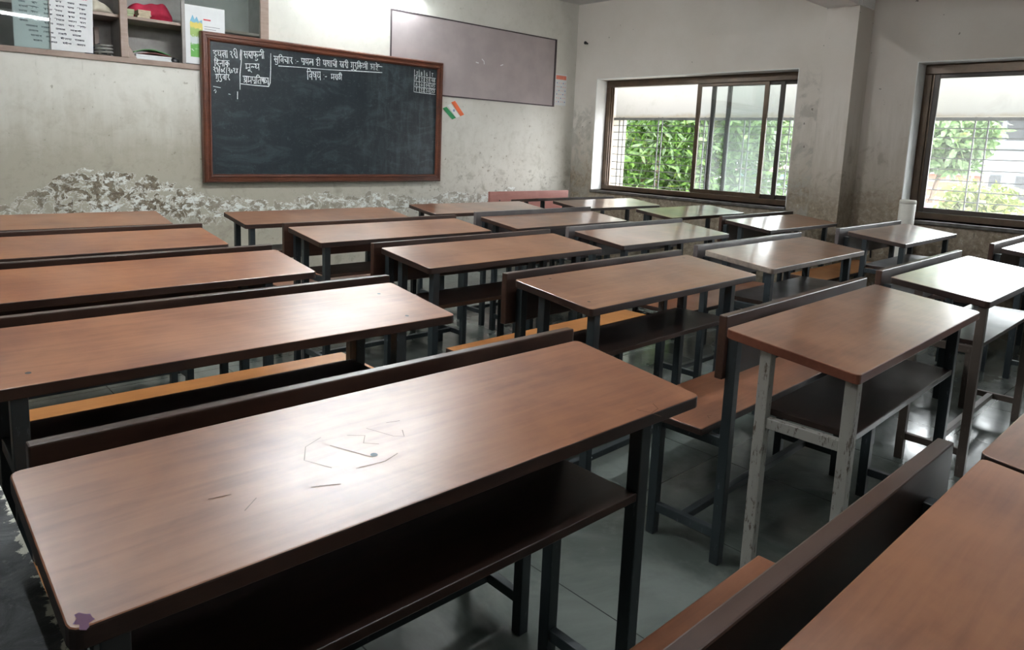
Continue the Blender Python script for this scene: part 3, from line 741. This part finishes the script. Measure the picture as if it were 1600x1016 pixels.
# hand-drawn chalk letters: name -> (width, strokes), body 0..0.8, headline at 0.8
G = {
 'i': (.58, [[(.45, .8), (.45, .66), (.18, .64), (.12, .5), (.28, .42), (.44, .38), (.42, .22), (.22, .2), (.16, .1), (.3, .0), (.5, -.08)]]),
 'y': (.62, [[(.08, .68), (.2, .7), (.24, .56), (.12, .44), (.16, .28), (.34, .26), (.5, .4)], [(.52, .8), (.52, 0)]]),
 'tt': (.72, [[(.6, .56), (.3, .56), (.12, .44), (.16, .24)], [(.6, .4), (.36, .38), (.24, .24), (.34, .06)], [(.62, .8), (.62, 0)]]),
 't': (.6, [[(.5, .5), (.26, .52), (.1, .34), (.16, .12), (.28, .06)], [(.5, .8), (.5, 0)]]),
 'A': (.24, [[(.12, .8), (.12, 0)]]),
 'I': (.26, [[(.1, .8), (.1, 0)], [(.1, .8), (.06, 1.0), (-.1, 1.1), (-.28, 1.02), (-.34, .82)]]),
 'ih': (.22, [[(.12, .8), (.12, 0)], [(.12, .8), (.14, 1.0), (.3, 1.1), (.5, 1.02), (.58, .82)]]),
 'r': (.5, [[(.18, .8), (.34, .7), (.32, .5), (.12, .44), (.24, .4), (.46, 0)]]),
 's': (.72, [[(.14, .8), (.28, .7), (.26, .5), (.08, .42), (.2, .38), (.38, .04)], [(.24, .46), (.58, .46)], [(.6, .8), (.6, 0)]]),
 'd': (.5, [[(.32, .8), (.32, .64), (.14, .58), (.1, .36), (.26, .24), (.42, .36), (.32, .46), (.22, .38)], [(.3, .25), (.46, .02)]]),
 'ph': (.8, [[(.1, .8), (.1, .4), (.3, .28), (.44, .44), (.4, .56)], [(.44, .8), (.44, 0)], [(.44, .4), (.6, .56), (.72, .4), (.64, .22)]]),
 'u': (.04, [[(-.1, .0), (-.1, -.1), (-.22, -.2), (-.42, -.2), (-.5, -.14)]]),
 'U': (.04, [[(-.12, .0), (-.3, .02), (-.36, -.1), (-.2, -.16), (-.1, -.06), (.02, -.22), (.1, -.3)]]),
 'l': (.74, [[(.08, .3), (.16, .5), (.28, .5), (.32, .3), (.38, .52), (.6, .5)], [(.62, .8), (.62, 0)]]),
 'n': (.62, [[(.1, .38), (.2, .46), (.24, .32), (.12, .32), (.14, .42), (.52, .42)], [(.52, .8), (.52, 0)]]),
 'dot': (.0, [[(-.13, 1.0), (-.09, 1.02)]]),
 'k': (.74, [[(.38, .8), (.38, 0)], [(.38, .5), (.16, .56), (.08, .38), (.2, .24), (.38, .4)], [(.38, .46), (.6, .54), (.66, .36), (.58, .2)]]),
 'g': (.6, [[(.22, .8), (.22, .3), (.1, .26), (.14, .16), (.24, .22)], [(.5, .8), (.5, 0)]]),
 'v': (.6, [[(.5, .5), (.28, .56), (.12, .4), (.22, .24), (.4, .28), (.5, .42)], [(.5, .8), (.5, 0)]]),
 'm': (.66, [[(.14, .8), (.14, .3), (.06, .22), (.14, .16), (.24, .28), (.56, .34)], [(.56, .8), (.56, 0)]]),
 'lh': (.42, [[(.04, .3), (.12, .5), (.22, .48), (.26, .3), (.32, .46), (.42, .4)]]),
 'shr': (.7, [[(.14, .62), (.32, .66), (.34, .46), (.12, .4), (.36, .34), (.34, .12), (.1, .14)], [(.56, .8), (.56, 0)], [(.54, .36), (.34, .14)]]),
 'pr': (.64, [[(.12, .8), (.14, .42), (.3, .34), (.52, .42)], [(.52, .8), (.52, 0)], [(.52, .22), (.3, .02)]]),
 'shth': (.95, [[(.1, .8), (.12, .42), (.24, .34), (.4, .46)], [(.4, .8), (.4, .1)], [(.12, .7), (.4, .46)], [(.62, .8), (.62, .62), (.48, .44), (.58, .2), (.8, .24), (.84, .46), (.66, .58)]]),
 'ch': (.66, [[(.06, .52), (.34, .5), (.2, .36), (.3, .22), (.54, .32)], [(.56, .8), (.56, 0)]]),
 'colon': (.22, [[(.1, .55), (.13, .52)], [(.1, .16), (.13, .13)]]),
 'tn': (.8, [[(.66, .5), (.3, .54), (.12, .38), (.18, .12)], [(.2, .36), (.66, .36)], [(.68, .8), (.68, 0)]]),
 'h': (.56, [[(.32, .8), (.32, .64), (.14, .58), (.3, .46), (.44, .4), (.3, .28), (.16, .18), (.3, .02), (.46, .06)]]),
 'sh': (.72, [[(.12, .7), (.3, .72), (.3, .52), (.12, .42), (.28, .34), (.4, .06)], [(.6, .8), (.6, 0)], [(.36, .54), (.48, .46)]]),
 'kh': (.86, [[(.16, .8), (.3, .7), (.26, .5), (.08, .42), (.24, .38), (.36, .08), (.7, .16)], [(.7, .8), (.7, 0)], [(.7, .46), (.5, .5), (.46, .32), (.7, .3)]]),
 'll': (.8, [[(.06, .5), (.14, .66), (.24, .56), (.32, .66), (.66, .62)], [(.12, .18), (.2, .36), (.3, .24), (.38, .36), (.66, .34)], [(.68, .8), (.68, 0)]]),
 'a': (.78, [[(.12, .66), (.3, .72), (.34, .52), (.16, .44), (.38, .36), (.32, .12), (.1, .16)], [(.36, .4), (.64, .4)], [(.66, .8), (.66, 0)]]),
 'e': (.0, [[(-.22, .8), (-.34, .98), (-.44, 1.08)]]),
 'ss': (.64, [[(.12, .8), (.14, .36), (.3, .28), (.52, .38)], [(.52, .8), (.52, 0)], [(.16, .72), (.5, .4)]]),
 'th': (.56, [[(.3, .8), (.3, .62), (.12, .44), (.18, .18), (.4, .14), (.48, .36), (.36, .54), (.26, .58)]]),
 'dash': (.4, [[(.05, .36), (.34, .38)]]),
 'stop': (.2, [[(.08, .04), (.12, .0)]]),
 '/': (.3, [[(.24, 1.0), (.1, .4), (.04, -.2)]]),
 '2': (.5, [[(.08, .66), (.22, .8), (.38, .66), (.3, .48), (.12, .42), (.24, .4), (.46, .0)]]),
 '9': (.5, [[(.36, .66), (.22, .8), (.08, .64), (.2, .48), (.38, .62), (.4, .3), (.24, .24), (.4, .02)]]),
 '0': (.46, [[(.22, .56), (.08, .4), (.1, .16), (.26, .1), (.38, .3), (.22, .56)]]),
 '8': (.5, [[(.42, .8), (.2, .6), (.1, .3), (.2, .1), (.38, .06)]]),
 '4': (.5, [[(.1, .8), (.3, .5), (.36, .2), (.22, .08), (.12, .22), (.3, .44), (.46, .8)]]),
 'S': (.6, [[(.5, .7), (.3, .8), (.12, .64), (.42, .36), (.36, .08), (.08, .12)]]),
 'B': (.6, [[(.12, .8), (.12, 0)], [(.12, .8), (.4, .7), (.36, .46), (.14, .42)], [(.14, .42), (.46, .3), (.4, .04), (.12, 0)]]),
 'G': (.62, [[(.5, .66), (.3, .8), (.1, .5), (.16, .12), (.36, .02), (.5, .2), (.5, .36), (.32, .36)]]),
 'T': (.56, [[(.04, .8), (.52, .8)], [(.28, .8), (.28, 0)]]),
 'P': (.54, [[(.12, .8), (.12, 0)], [(.12, .8), (.42, .74), (.4, .46), (.12, .4)]]),
 'AA': (.6, [[(.06, 0), (.28, .8), (.5, 0)], [(.14, .3), (.42, .3)]]),
 'n0': (.5, [[(.24, .64), (.08, .4), (.16, .08), (.34, .1), (.42, .4), (.24, .64)]]),
 'n1': (.3, [[(.16, .8), (.16, 0)]]),
 'n2': (.5, [[(.08, .62), (.24, .8), (.4, .62), (.08, .04), (.44, .04)]]),
 'n3': (.5, [[(.08, .74), (.34, .74), (.2, .46), (.4, .3), (.28, .02), (.06, .08)]]),
 'n4': (.5, [[(.28, .8), (.06, .34), (.44, .34)], [(.34, .6), (.34, 0)]]),
 'n5': (.5, [[(.42, .8), (.12, .8), (.1, .48), (.36, .44), (.38, .1), (.08, .04)]]),
 'n8': (.5, [[(.24, .42), (.08, .62), (.24, .8), (.4, .62), (.24, .42), (.06, .2), (.24, .0), (.42, .2), (.24, .42)]]),
}
def smooth(pl):
    if len(pl) < 4: return pl
    out = [pl[0]]
    for a, b in zip(pl, pl[1:]):
        out.append((a[0]*.75+b[0]*.25, a[1]*.75+b[1]*.25)); out.append((a[0]*.25+b[0]*.75, a[1]*.25+b[1]*.75))
    out.append(pl[-1]); return out
def write(words, x0, z0, x1, z1, h, headline=True, gap=.35):
    """words: list of lists of glyph names; fills from (x0,z0) to (x1,z1) baseline with body height h"""
    tot = sum(sum(G[g][0] for g in w) for w in words) + gap*(len(words)-1)
    sx = math.hypot(x1-x0, z1-z0)/tot; sz = h/.8
    ang = math.atan2(z1-z0, x1-x0); ca, sa = math.cos(ang), math.sin(ang)
    polys = []; cur = 0
    f = lambda p: (x0+ca*p[0]-sa*p[1], z0+sa*p[0]+ca*p[1])
    for w in words:
        s0 = cur; nohl = w[0] in ('2', '9', '0', '8', '4', '/', 'dash', 'colon', 'stop') or not headline
        for g in w:
            wd, st = G[g]
            for pl in st: polys.append([f(((cur+p[0])*sx, p[1]*sz)) for p in smooth(pl)])
            cur += wd
        if not nohl: polys.append([f(((s0+(cur-s0)*i/6)*sx, .8*sz+random.uniform(-.02, .02)*h)) for i in range(7)])
        cur += gap
    return polys
K = []
K += write([['i', 'y', 'tt', 'A'], ['2', 'r', 'I'], ['/'], ['s', 'd', 'A', 'ph', 'u', 'l', 'I']], 2.135, 1.800, 2.545, 1.836, .054, gap=.25)
K += write([['ih', 'd', 'n', 'A', 'dot', 'k']], 2.140, 1.737, 2.26, 1.744, .046)
K += write([['2', '9'], ['/'], ['0', '8'], ['/'], ['2', '0', '2', '4']], 2.130, 1.690, 2.326, 1.698, .042, gap=.05)
K += write([['g', 'u', 'r', 'u', 'v', 'A', 'r']], 2.147, 1.635, 2.258, 1.642, .042)
K += write([['m', 'U', 'lh', 'y']], 2.384, 1.733, 2.502, 1.742, .048)
K += write([['shr', 'm', 'pr', 'ih', 't', 'shth', 'A']], 2.362, 1.629, 2.578, 1.634, .053)
K += [[(2.358, 1.885), (2.352, 1.80), (2.340, 1.70), (2.338, 1.575)], [(2.596, 1.885), (2.594, 1.76), (2.588, 1.65), (2.575, 1.622)], [(2.345, 1.622), (2.46, 1.619), (2.578, 1.620)], [(2.128, 1.584), (2.185, 1.578)], [(2.133, 1.55), (2.142, 1.562), (2.15, 1.55), (2.143, 1.535)], [(2.245, 1.535), (2.262, 1.532)], [(2.318, 1.56), (2.316, 1.50)]]
K += write([['s', 'u', 'ih', 'v', 'ch', 'A', 'r'], ['colon', 'dash'], ['pr', 'y', 'tn'], ['h', 'I'], ['y', 'sh', 'A', 'ch', 'I'], ['kh', 'r', 'I'], ['g', 'u', 'r', 'u', 'ih', 'k', 'll', 'I'], ['a', 'A', 'h', 'e', 'stop']], 2.620, 1.814, 3.630, 1.850, .051)
K += [[(2.66, 1.792), (2.85, 1.800), (3.1, 1.806), (3.4, 1.822), (3.66, 1.834)], [(3.60, 1.888), (3.66, 1.885)]]
K += write([['ih', 'v', 'ss', 'y'], ['colon', 'dash']], 2.915, 1.705, 3.105, 1.715, .068)
K += write([['m', 'r', 'A', 'th', 'I']], 3.140, 1.725, 3.25, 1.730, .046)
T_ = []
zs = (1.893, 1.842, 1.790, 1.741, 1.690); xs = (4.018, 4.076, 4.136, 4.203, 4.270)
for z in zs[1:]: T_.append([(4.018, z), (4.14, z-.004), (4.27, z-.006)])
T_.append([(4.018, 1.897), (4.016, 1.69)])
for x in xs[1:4]: T_.append([(x-.004, 1.90), (x, 1.79), (x+.004, 1.686)])
for ri, row in enumerate(([['S', 'stop'], ['B'], ['G'], ['T']], [['P'], ['n2', 'n1'], ['n2', 'n1'], ['n4', 'n8']], [['AA'], ['n0', 'n1'], ['n0', 'n4'], ['n0', 'n5']], [['T'], ['n2', 'n2'], ['n3', 'n1'], ['n5', 'n3']])):
    for ci, cell in enumerate(row):
        ww = .020*len(cell) if len(cell) > 1 else .024
        xa = xs[ci]+.014; T_ += write([cell], xa, zs[ri+1]+.008, xa+ww+.008*(len(cell)-1), zs[ri+1]+.007, .032, False)
for nm, K_, wdt in (('chalk_writing', K, .0054), ('chalk_table', T_, .0046)):
    V, F = strokes(K_, wdt, lambda u, v: (u-3.197, -.0358, v-.84), .35)
    raw(nm, V, F, M_chalk, bb)

# ---------------------------------------------------------------- pinboard, calendar, flag, nail
pb = thing('pinboard', 'greyish pink felt pinboard partly behind the blackboard top right corner', 'pinboard', (4.87, FY, 1.69))
MB().box(-1.084, 1.10, -.007, -.0005, .0, .72).build('felt_panel', M_pin, pb)
m = MB(); e = .012
m.box(-1.084, 1.10, -.010, -.0005, .72, .72+e); m.box(-1.084, 1.10, -.010, -.0005, -e, 0); m.box(1.10, 1.10+e+.012, -.014, -.0005, -e, .72+e); m.box(-1.084-e, -1.084, -.010, -.0005, -e, .72+e)
m.build('border', M_pin_edge, pb)
V, F = strokes([[(.02, .40), (.05, .38), (.055, .35)], [(-.06, .36), (-.02, .355)], [(.28, .36), (.32, .375)]], .010, lambda u, v: (u, -.0074, v))
raw('tear', V, F, M_paper, pb)
cal = thing('wall_calendar', 'small white calendar with an orange header right of the pinboard', 'calendar', (6.10, FY, 1.70))
MB().box(-.095, .095, -.004, -.0005, 0, .35).build('sheet', M_paper, cal)
MB().box(-.085, .085, -.0046, -.0041, .29, .335).build('header', M_calhead, cal)
K_ = []; K2 = []
for r in range(6):
    for q in range(5):
        x = -.07+q*.034; z = .25-r*.042
        (K2 if (q+r) % 3 else K_).append([(x, z), (x+.014, z)])
V, F = strokes(K_, .010, lambda u, v: (u, -.0042, v)); raw('date_figures', V, F, M_ink_blue, cal)
V, F = strokes(K2, .006, lambda u, v: (u, -.0042, v)); raw('date_figures', V, F, M_calhead, cal)
fl = thing('paper_flag', 'small paper tricolour flag on the wall right of the blackboard', 'flag', (4.545, FY, 1.56))
for nm, off, mat in (('green_stripe', -.058, M_green), ('white_stripe', -.006, M_flagwhite), ('saffron_stripe', .048, M_orange)):
    a = Vector((off-.062, 0, .045+off*.62)); b = Vector((off+.062, 0, -.072+off*.36))
    sd = Vector((.046, 0, .018))/2
    P = [a-sd, b-sd, b+sd, a+sd]
    MB().pts([(p.x, -.006, p.z) for p in P] + [(p.x, -.003, p.z) for p in P]).build(nm, mat, fl)
V, F = strokes([[(.011*math.cos(2*PI*i/12)-.002, .011*math.sin(2*PI*i/12)-.012) for i in range(13)], [(-.011, -.012), (.007, -.012)], [(-.002, -.021), (-.002, -.003)]], .004, lambda u, v: (u, -.0066, v))
raw('wheel_emblem', V, F, M_ink_blue, fl)
m = MB(); m.tube([(0, 0, 0), (-.035, -.0, .004)], .010, 10); m.tube([(-.035, 0, .004), (-.045, 0, .004)], .018, 10)
o = m.build('wall_hook', M_black); o.location = (RX-.0005, 5.56, 2.41); tag(o, 'small dark hook in the front right wall corner beside the pinboard', 'hook')
for i, (y, lab) in enumerate(((2.36, 'thin black wire stub beside the column foot, left one'), (2.25, 'thin black wire stub beside the column foot, right one'))):
    m = MB(); m.tube([(0, 0, 0), (-.004, .004, .09), (-.002, 0, .19)], .006, 6); m.tube([(-.002, 0, .19), (-.002, 0, .225)], .011, 6)
    o = m.build('wire_stub', M_black); o.location = (RX-.0125, y, .40); tag(o, lab, 'wire', 'wire stubs by the column')

# ---------------------------------------------------------------- cupboard in the front wall
cb = thing('wall_cupboard', 'old wooden cupboard set in the wall left above the blackboard', 'cupboard', (0, FY, CZ0))
H = CZ1-CZ0
m = MB(); m.box(CX0+.002, CX1-.002, .33, .35, .002, H-.002); m.box(CX0+.002, CX0+.022, .02, .33, .002, H-.002); m.box(CX1-.022, CX1-.002, .02, .33, .002, H-.002)
m.box(CX0+.022, CX1-.022, .02, .33, .002, .035); m.box(CX0+.022, CX1-.022, .02, .33, H-.022, H-.002)
m.build('carcass', M_cab_in, cb)
m = MB(); m.box(CX0, CX1, -.018, .02, .0, .038, .003); m.build('bottom_rail', M_cab_wood, cb)
MB().box(CX0, CX1, -.012, .02, H-.04, H).build('top_rail', M_cab_wood, cb)
MB().box(2.530, 2.60, -.014, .02, .039, H-.041, .004).build('side_stile', M_cab_wood, cb)
MB().box(CX0, CX0+.06, -.014, .02, .039, H-.041, .004).build('side_stile', M_cab_wood, cb)
m = MB(); m.box(1.497, 1.548, -.014, .02, .039, H-.041, .004); m.pts([(1.548, -.012, .039), (1.60, -.012, .039), (1.60, .01, .039), (1.548, .01, .039), (1.548, -.012, .12), (1.552, -.012, .12), (1.552, .01, .12), (1.548, .01, .12)])
m.build('middle_stile', M_cab_wood, cb)
MB().box(1.522, 1.545, .021, .33, .036, H-.023).build('partition', M_cab_in, cb)
for a, b, z in ((CX0+.023, 1.521, .335), (1.546, CX1-.023, .335)):
    MB().box(a, b, .024, .329, z-.02, z).build('shelf', M_cab_wood, cb)
for a in (2.0, ):
    MB().box(1.40, 1.43, .28, .328, .036, .26).build('batten', M_cab_wood, cb)
g = MB().box(.32, 1.066, -.004, .0, .039, H-.041).build('glass_door', M_glass_cab, cb)
MB().box(1.066, 1.071, -.006, .002, .039, H-.041).build('door_edge', M_cab_in, g)
g = MB().box(1.945, 2.528, -.004, .0, .039, H-.041).build('glass_door', M_glass_cab, cb)
MB().box(1.920, 1.9445, -.010, .006, .039, H-.041).build('door_edge', M_cab_in, g)

def on_wall(o, x, z, y): o.location = (x, y, z)
# big handwritten chart
ch = thing('word_chart', 'large white handwritten word chart standing inside the cupboard at upper left', 'chart', (.864, FY+.008, 1.742))
V = [(0, .004, 0), (.20, 0, .0), (.46, .002, .004), (.472, .004, .40), (.2, 0, .40), (0, .004, .40)]
V = V + [(a, b+.0015, c) for a, b, c in V]
raw('sheet', V, [(0, 1, 4, 5), (1, 2, 3, 4), (11, 10, 7, 6), (10, 9, 8, 7), (0, 6, 7, 1), (1, 7, 8, 2), (2, 8, 9, 3), (3, 9, 10, 4), (4, 10, 11, 5), (5, 11, 6, 0)], M_paper, ch)
random.seed(11)
names_ = ['y', 't', 'r', 's', 'd', 'l', 'n', 'k', 'g', 'v', 'm', 'ch', 'h', 'A', 'I']
def scribble(x, z, w, h, n):
    return write([[random.choice(names_) for _ in range(n)]], x, z, x+w, z-.001, h)
Kd = []; Kr = []
for q in range(4): Kr += scribble(.205+q*.062, .352, .045, .012, 3)
for r in range(6):
    for q in range(6):
        if q == 1 and r > 3: continue
        Kd += scribble(.035+q*.070, .315-r*.030, random.uniform(.035, .052), .010, random.choice((2, 3, 3)))
for r in range(4):
    for q in range(4): Kd += scribble(.07+q*.085+r*.012, .135-r*.030, random.uniform(.05, .07), .010, 4)
for nm, KK, mm in (('ink_words', Kd, M_ink), ('red_heading', Kr, M_ink_red)):
    V, F = strokes(KK, .0023, lambda u, v: (u, -.0012, v)); raw(nm, V, F, mm, ch)
V, F = strokes([[(.2, .002), (.2, .4)]], .003, lambda u, v: (u, -.0006, v)); raw('fold_line', V, F, M_greycoil, ch)
# picture poster on the right glass
po = thing('picture_poster', 'white poster with a green landscape picture on the cupboard glass', 'poster', (1.945, FY-.007, 1.745))
MB().box(0, .298, -.0015, 0, 0, .43).build('sheet', M_paper, po)
def land():
    t = NT('landscape_print'); p = t.xyz(t.obj()); n = t.noise(t.obj(), 26, 4, .7, .8)
    z = t.math('ADD', p[2], t.math('MULTIPLY', t.math('SUBTRACT', n, .5), .10))
    c = t.mix(t.ramp(z, .14, .15), (.12, .38, .07), (.55, .62, .62))
    c = t.mix(t.ramp(z, .20, .21), c, (.30, .45, .12)); c = t.mix(t.ramp(z, .26, .27), c, (.62, .52, .10)); c = t.mix(t.ramp(z, .30, .31), c, (.16, .40, .55))
    c = t.mix(t.ramp(n, .62, .68), c, (.75, .78, .75)); c = t.mix(t.ramp(n, .34, .28), c, (.05, .12, .04))
    return t.set(Base_Color=c, Roughness=.5)
V = [(.035, -.0021, .05), (.12, -.0021, .05), (.13, -.0021, .22), (.125, -.0021, .33), (.10, -.0021, .315), (.085, -.0021, .35), (.07, -.0021, .325), (.055, -.0021, .36), (.035, -.0021, .31)]
raw('landscape_picture', V, [tuple(range(len(V)))], land(), po)
K_ = []
for r in range(7): K_ += [[(.14, .285-r*.018), (.26-.03*(r % 3), .284-r*.018)]]
V, F = strokes(K_, .003, lambda u, v: (u, -.0021, v)); raw('text_lines', V, F, M_ink, po)
V, F = strokes([[(.135, .335), (.19, .334)]], .010, lambda u, v: (u, -.0021, v)); raw('title_line', V, F, M_ink_red, po)

def blob(name, verts_fn, mat, seg=20, rings=12, parent=None):
    V = []; F = []
    for i in range(rings+1):
        for j in range(seg): V.append(verts_fn(i/rings, 2*PI*j/seg))
    for i in range(rings):
        for j in range(seg): F.append((i*seg+j, i*seg+(j+1) % seg, (i+1)*seg+(j+1) % seg, (i+1)*seg+j))
    F.append(tuple(range(seg))[::-1]); F.append(tuple(rings*seg+j for j in range(seg)))
    return raw(name, V, F, mat, parent, True)
zs_ = CZ0+.3355                                      # top of the cupboard shelf
zf_ = CZ0+.0355                                      # cupboard floor
def bundle(L, R, H_, sd, fold):
    r_ = random.Random(sd); ph = [r_.uniform(0, 6) for _ in range(6)]
    def f(t, a):
        e = math.sin(PI*min(max(t, .02), .98))**.45
        k = 1+.12*math.sin(fold*a+ph[0]+4*t)+.08*math.sin(7*t*PI+ph[1]+a)
        z = (1+math.sin(a)*k)*.5*H_*e*(1+.25*math.sin(5*t+ph[2]))
        return ((t-.5)*L, math.cos(a)*R*e*k, max(0.0, z))
    return f
o = blob('cloth_bundle', bundle(.32, .085, .17, 4, 5), M_redcloth, 28, 20); o.location = (1.76, FY+.225, zs_); o.rotation_euler = (0, 0, -.15); tag(o, 'crimson folded cloth bundle on the right cupboard shelf', 'cloth')
o = blob('cloth_bundle', bundle(.22, .08, .10, 9, 4), M_cream, 24, 14); o.location = (1.38, FY+.14, zs_); tag(o, 'cream cloth bundle on the shelf left of the cupboard stile', 'cloth')
def bookpile(name, label, x, y, z, w, d, n, th, mat, cat='book', grp=None):
    for i in range(n):
        o = MB().box(-w/2, w/2, -d/2, d/2, 0, th-.0006, .0015).build(name, mat)
        o.location = (x+random.uniform(-.006, .006), y+random.uniform(0, .006), z+.0005+i*th); o.rotation_euler = (0, 0, random.uniform(-.05, .05))
        lab = label % (['lowest', 'second lowest', 'middle', 'fourth', 'top'][i] if i < n-1 else 'topmost')
        tag(o, lab, cat, grp)
bookpile('notebook', 'buff notebook, %s of the pile on the right cupboard shelf', 1.675, FY+.075, zs_, .085, .10, 4, .014, M_buff, 'notebook', 'buff notebooks on the cupboard shelf')
bookpile('booklet', 'greenish booklet, %s of the small pile beside the cupboard stile', 1.578, FY+.075, zs_, .05, .10, 3, .017, plain('booklet_green', (.32, .36, .22), .8), 'booklet', 'greenish booklets on the cupboard shelf')
bookpile('paper_sheaf', 'white sheaf of papers, %s under the folders in the cupboard', 1.735, FY+.13, zf_, .245, .18, 3, .014, M_paper, 'papers', 'papers at the cupboard bottom')
def sagging(name, mat, x, z, w, d, sag, th, label):
    V = []; F = []; n = 12
    for i in range(n+1):
        t = i/n; xx = (t-.5)*w; zz = sag*math.sin(PI*t)*(1-.35*t)
        V += [(xx, -d/2, zz), (xx, d/2, zz), (xx, d/2, zz+th), (xx, -d/2, zz+th)]
    for i in range(n):
        for j in range(4): F.append((4*i+j, 4*i+(j+1) % 4, 4*i+4+(j+1) % 4, 4*i+4+j))
    F += [(3, 2, 1, 0), (4*n, 4*n+1, 4*n+2, 4*n+3)]
    o = raw(name, V, F, mat); o.location = (x, FY+.13, z); tag(o, label, 'folder'); return o
sagging('folder', M_maroon, 1.745, zf_+.043, .22, .17, .016, .006, 'maroon folder under the green one at the cupboard bottom')
sagging('folder', M_greencover, 1.725, zf_+.052, .25, .17, .034, .005, 'bright green folder on top of the pile at the cupboard bottom')
m = MB(); m.tube([(0, 0, 0), (0, 0, .03), (0, 0, .034)], [.032, .032, .026], 16); m.tube([(0, 0, .034), (0, 0, .045)], .018, 12)
o = m.build('round_tin', M_black); o.location = (1.895, FY+.09, zf_+.0005); tag(o, 'small dark round tin right of the green folder pile', 'tin')
m = MB(); m.tube([(.055*math.cos(a*.5), .055*math.sin(a*.5), .012+.0018*a) for a in range(0, 38)], .0085, 8)
o = m.build('cable_coil', M_greycoil); o.location = (1.405, FY+.075, zf_); tag(o, 'coil of grey cable in the lower left cupboard corner', 'cable')
o = blob('folded_cloth', bundle(.15, .05, .085, 21, 3), M_navy, 20, 12); o.location = (1.385, FY+.20, zf_); tag(o, 'dark blue folded cloth behind the grey cable coil', 'cloth')
o = MB().box(-.06, .06, -.06, .06, 0, .18, .01).build('storage_box', plain('box_maroon', (.14, .045, .05), .6)); o.location = (.72, FY+.14, zf_+.0005); tag(o, 'dark maroon box behind the glass at the far left of the cupboard', 'box')

# ---------------------------------------------------------------- tube lights
def tube_light(label, loc, L, rz, wall=False, mat=None):
    t = thing('tube_light', label, 'light', loc, rz, 'fluorescent tube lights')
    if wall: MB().box(-L/2-.03, L/2+.03, .03, .075, -.03, .03, .004).build('batten', M_lampbody, t)
    else: MB().box(-L/2-.03, L/2+.03, -.03, .03, .025, .07, .004).build('batten', M_lampbody, t)
    for s in (-1, 1): MB().box(s*(L/2+.012)-.012, s*(L/2+.012)+.012, -.02, .032, -.02, .028, .003).build('end_cap', M_lampbody, t)
    m = MB(); m.tube([(-L/2, 0, 0), (L/2, 0, 0)], .014, 12); m.build('tube', mat or M_tube, t)
    return t
tube_light('lit fluorescent tube on the front wall above the blackboard', (3.50, FY-.0755, 2.60), 1.15, 0, True, M_tube3)
q = tube_light('lit fluorescent tube under the ceiling mirrored in the cupboard glass', (1.62, .47, 2.60), .96, -.2)
for s in (-.4, .4): MB().bar((s, 0, .07), (s, 0, .249), .012).build('hanger', M_lampbody, q)
q = tube_light('lit fluorescent tube on the left wall mirrored in the right window glass', (LX+.0755, 2.62, 2.40), 1.2, PI/2, True)
tube_light('lit fluorescent tube under the ceiling beyond the beam', (2.20, 3.24, 2.778), 1.2, .0, False, M_tube2)

# ---------------------------------------------------------------- white pipe by the right window
m = MB()
m.tube([(0, 0, 0), (0, 0, .908)], .060, 28)
pp = m.build('standing_pipe', M_roll); pp.location = (6.272, 1.992, 0)
tag(pp, 'upright white pipe standing at the left end of the right window behind a desk', 'pipe')
m = MB(); m.tube([(0, 0, .885), (0, 0, .905), (0, 0, .914)], [.0615, .0615, .057], 28); m.build('cap', M_roll, pp)
